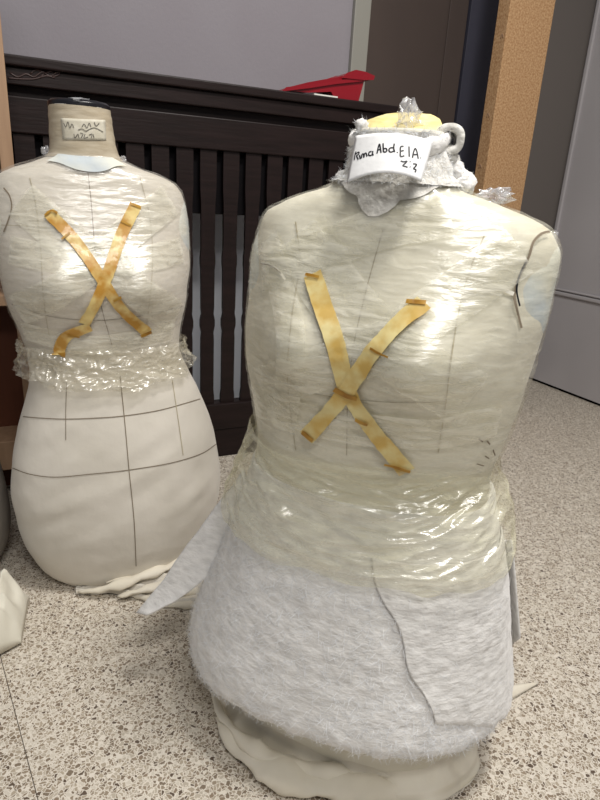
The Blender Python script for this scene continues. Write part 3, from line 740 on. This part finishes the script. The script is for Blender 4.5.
for pts, w in (([(46, 216), (52, 211), (58, 214)], .004), ([(130, 205), (140, 208)], .004), ([(140, 335), (150, 330)], .008), ([(56, 352), (66, 354)], .006), ([(68, 333), (80, 336)], .004), ([(120, 222), (130, 226)], .003), ([(62, 240), (70, 234)], .003), ([(114, 300), (122, 296)], .004)):
    ribbon('tape_fold', pts, w, bvb2, .0072, M['tape_dark'], form2, cross=2)
# old label on the neck
def lab2(u, v):
    px = (61 + 2 * v) + (44 - 1 * v) * u; py = 118 + 22 * v + u * (2 - 1.5 * v)
    h = hit(px, py, bvn2); return h[0] + h[1] * .001
lv = grid(14, 8, lab2); lb = mesh_obj('neck_label', lv[0], lv[1], M['paper_old'], form2)
m = lb.modifiers.new('t', 'SOLIDIFY'); m.thickness = .0006; m.offset = 1
bvl = bvh_of(lv)
for pts in ([(64, 123), (66, 127), (68, 122), (70, 128), (72, 124), (74, 128)], [(78, 130), (82, 129), (86, 131), (90, 129), (95, 128), (103, 132)], [(82, 127), (84, 124), (87, 128), (89, 123), (91, 127)], [(94, 122), (96, 126), (99, 123)],
            [(74, 134), (75, 138), (78, 134), (79, 138)], [(80, 133), (83, 134), (81, 138)], [(85, 134), (84, 138), (88, 137)], [(89, 135), (92, 134), (91, 138)], [(93, 134), (94, 138)]):
    ribbon('ink_stroke', pts, .0012, bvl, .0010, M['ink_faint'], lb, step=1)
# gathered cloth at its foot
for pts, r_ in (([(106, 582, .030), (135, 573, .038), (160, 561, .044), (180, 550, .050), (200, 538, .055)], .011),
                ([(78, 592, .012), (100, 590, .022), (130, 581, .034), (160, 570, .040), (196, 554, .044)], .013),
                ([(118, 596, .014), (142, 590, .024), (168, 582, .030), (204, 572, .032)], .012),
                ([(128, 590, .005), (150, 600, .006), (175, 604, .006), (205, 600, .006), (226, 590, .006)], .013),
                ([(150, 588, .010), (172, 594, .014), (196, 590, .014), (220, 580, .014)], .011),
                ):
    hemroll(T2, pts, r_, 'hem_fold', form2, .75)
def pl_(P, t):
    t = t * (len(P) - 1); i = min(int(t), len(P) - 2); t -= i; return P[i][0] + (P[i + 1][0] - P[i][0]) * t, P[i][1] + (P[i + 1][1] - P[i][1]) * t
UP = [(76, 586), (110, 572), (150, 560), (185, 545), (210, 536), (236, 532)]; LO = [(76, 594), (110, 593), (138, 599), (168, 606), (205, 608), (240, 600)]
def sheet2(u, v):
    a = pl_(UP, u); b = pl_(LO, u); w_ = v + .05 * math.sin(u * 9)
    px = a[0] + (b[0] - a[0]) * v; py = a[1] + (b[1] - a[1]) * v
    z = .034 * (1 - v) ** .8 * min(1, u * 3) + .003
    p = on_z(px, py, z)
    z += (.011 + .009 * u) * (1 - abs(math.sin(w_ * 4.2 * PI)) ** .7) * (1 if v < .98 else .3) + .003 * noise.noise(p * 40)
    return Vector((p.x, p.y, max(.002, z)))
v, f = grid(90, 50, sheet2); mesh_obj('gathered_hem', v, f, M['muslin'], form2)

# ===== a third form, mostly outside the frame at the left
TLc = on_z(-68, 568); LL3 = (TLc.x, TLc.y, 0)
r3 = [(0.0, .12, .11, .11, 0, 0), (.02, .145, .13, .13, 0, 0), (.06, .165, .125, .125, 0, 0), (.12, .172, .13, .13, 0, 0), (.25, .17, .145, .145, -.01, 0), (.36, .145, .12, .12, -.03, 0), (.46, .115, .10, .1, -.06, 0), (.6, .13, .11, .1, -.09, 0), (.7, .135, .1, .1, -.11, 0), (.76, .12, .08, .09, -.12, 0), (.79, .05, .05, .05, -.12, 0), (.86, .045, .045, .045, -.12, 0)]
T3 = Torso(LL3, 0, r3, (.06, .6, .05, .05, .02))
form3 = root('dress_form', LL3, 'grey taupe dress form cut off by the left edge, only its lower curve showing', 'dress form', None)
v, f = grid(60, 80, body_fn(T3, 0, 0, .86), True); f.append(tuple(range(len(v) - 60, len(v)))); mesh_obj('torso', v, f, M['taupe_cloth'], form3)
# white cloth on the floor at the left edge
def cloth(u, v):
    # rounded lump of folded cloth lying on the floor
    A = on_z(-60, 602); B = on_z(30, 600); Cc = on_z(22, 646); D = on_z(-60, 690)
    top = A + (B - A) * u; bot = D + (Cc - D) * u; p = top + (bot - top) * v
    e = min(1, 5 * (1 - u)) * min(1, 5 * v) * min(1, 6 * (1 - v))
    return Vector((p.x, p.y, .008 + .055 * max(0, e) ** .5 + .024 * (1 - 2.2 * abs(noise.noise(Vector((u * 4, v * 3.2, 2))))) * e + .02 * e * (1 - v)))
v, f = grid(80, 60, cloth)
o = mesh_obj('folded_cloth', v, f, M['muslin_front']); tag(o, 'crumpled cream cloth on the floor, cut off by the left edge', 'cloth')
m = o.modifiers.new('t', 'SOLIDIFY'); m.thickness = .003; m.offset = 1

# ------------------------------------------------------------------ light
def area(name, loc, target, sx, sy, power, col):
    ld = bpy.data.lights.new(name, 'AREA'); ld.shape = 'RECTANGLE'; ld.size = sx; ld.size_y = sy; ld.energy = power; ld.color = col
    o = bpy.data.objects.new(name, ld); COL.objects.link(o); o.location = loc
    o.rotation_euler = (Vector(target) - Vector(loc)).to_track_quat('-Z', 'Y').to_euler(); return o
area('ceiling_lamp', (.75, .30, 2.6), (.45, .9, .3), .5, .25, 44, (1, .965, .91))
area('ceiling_lamp_rear', (.05, -.75, 2.4), (.3, 1.0, .4), .9, .3, 25, (1, .97, .93))
w = bpy.data.worlds.new('room_light'); SC.world = w; w.use_nodes = True
w.node_tree.nodes['Background'].inputs[0].default_value = (.96, .97, 1, 1); w.node_tree.nodes['Background'].inputs[1].default_value = .23
SC.view_settings.view_transform = 'Standard'; SC.view_settings.look = 'None'; SC.view_settings.exposure = -0.08; SC.view_settings.gamma = 1
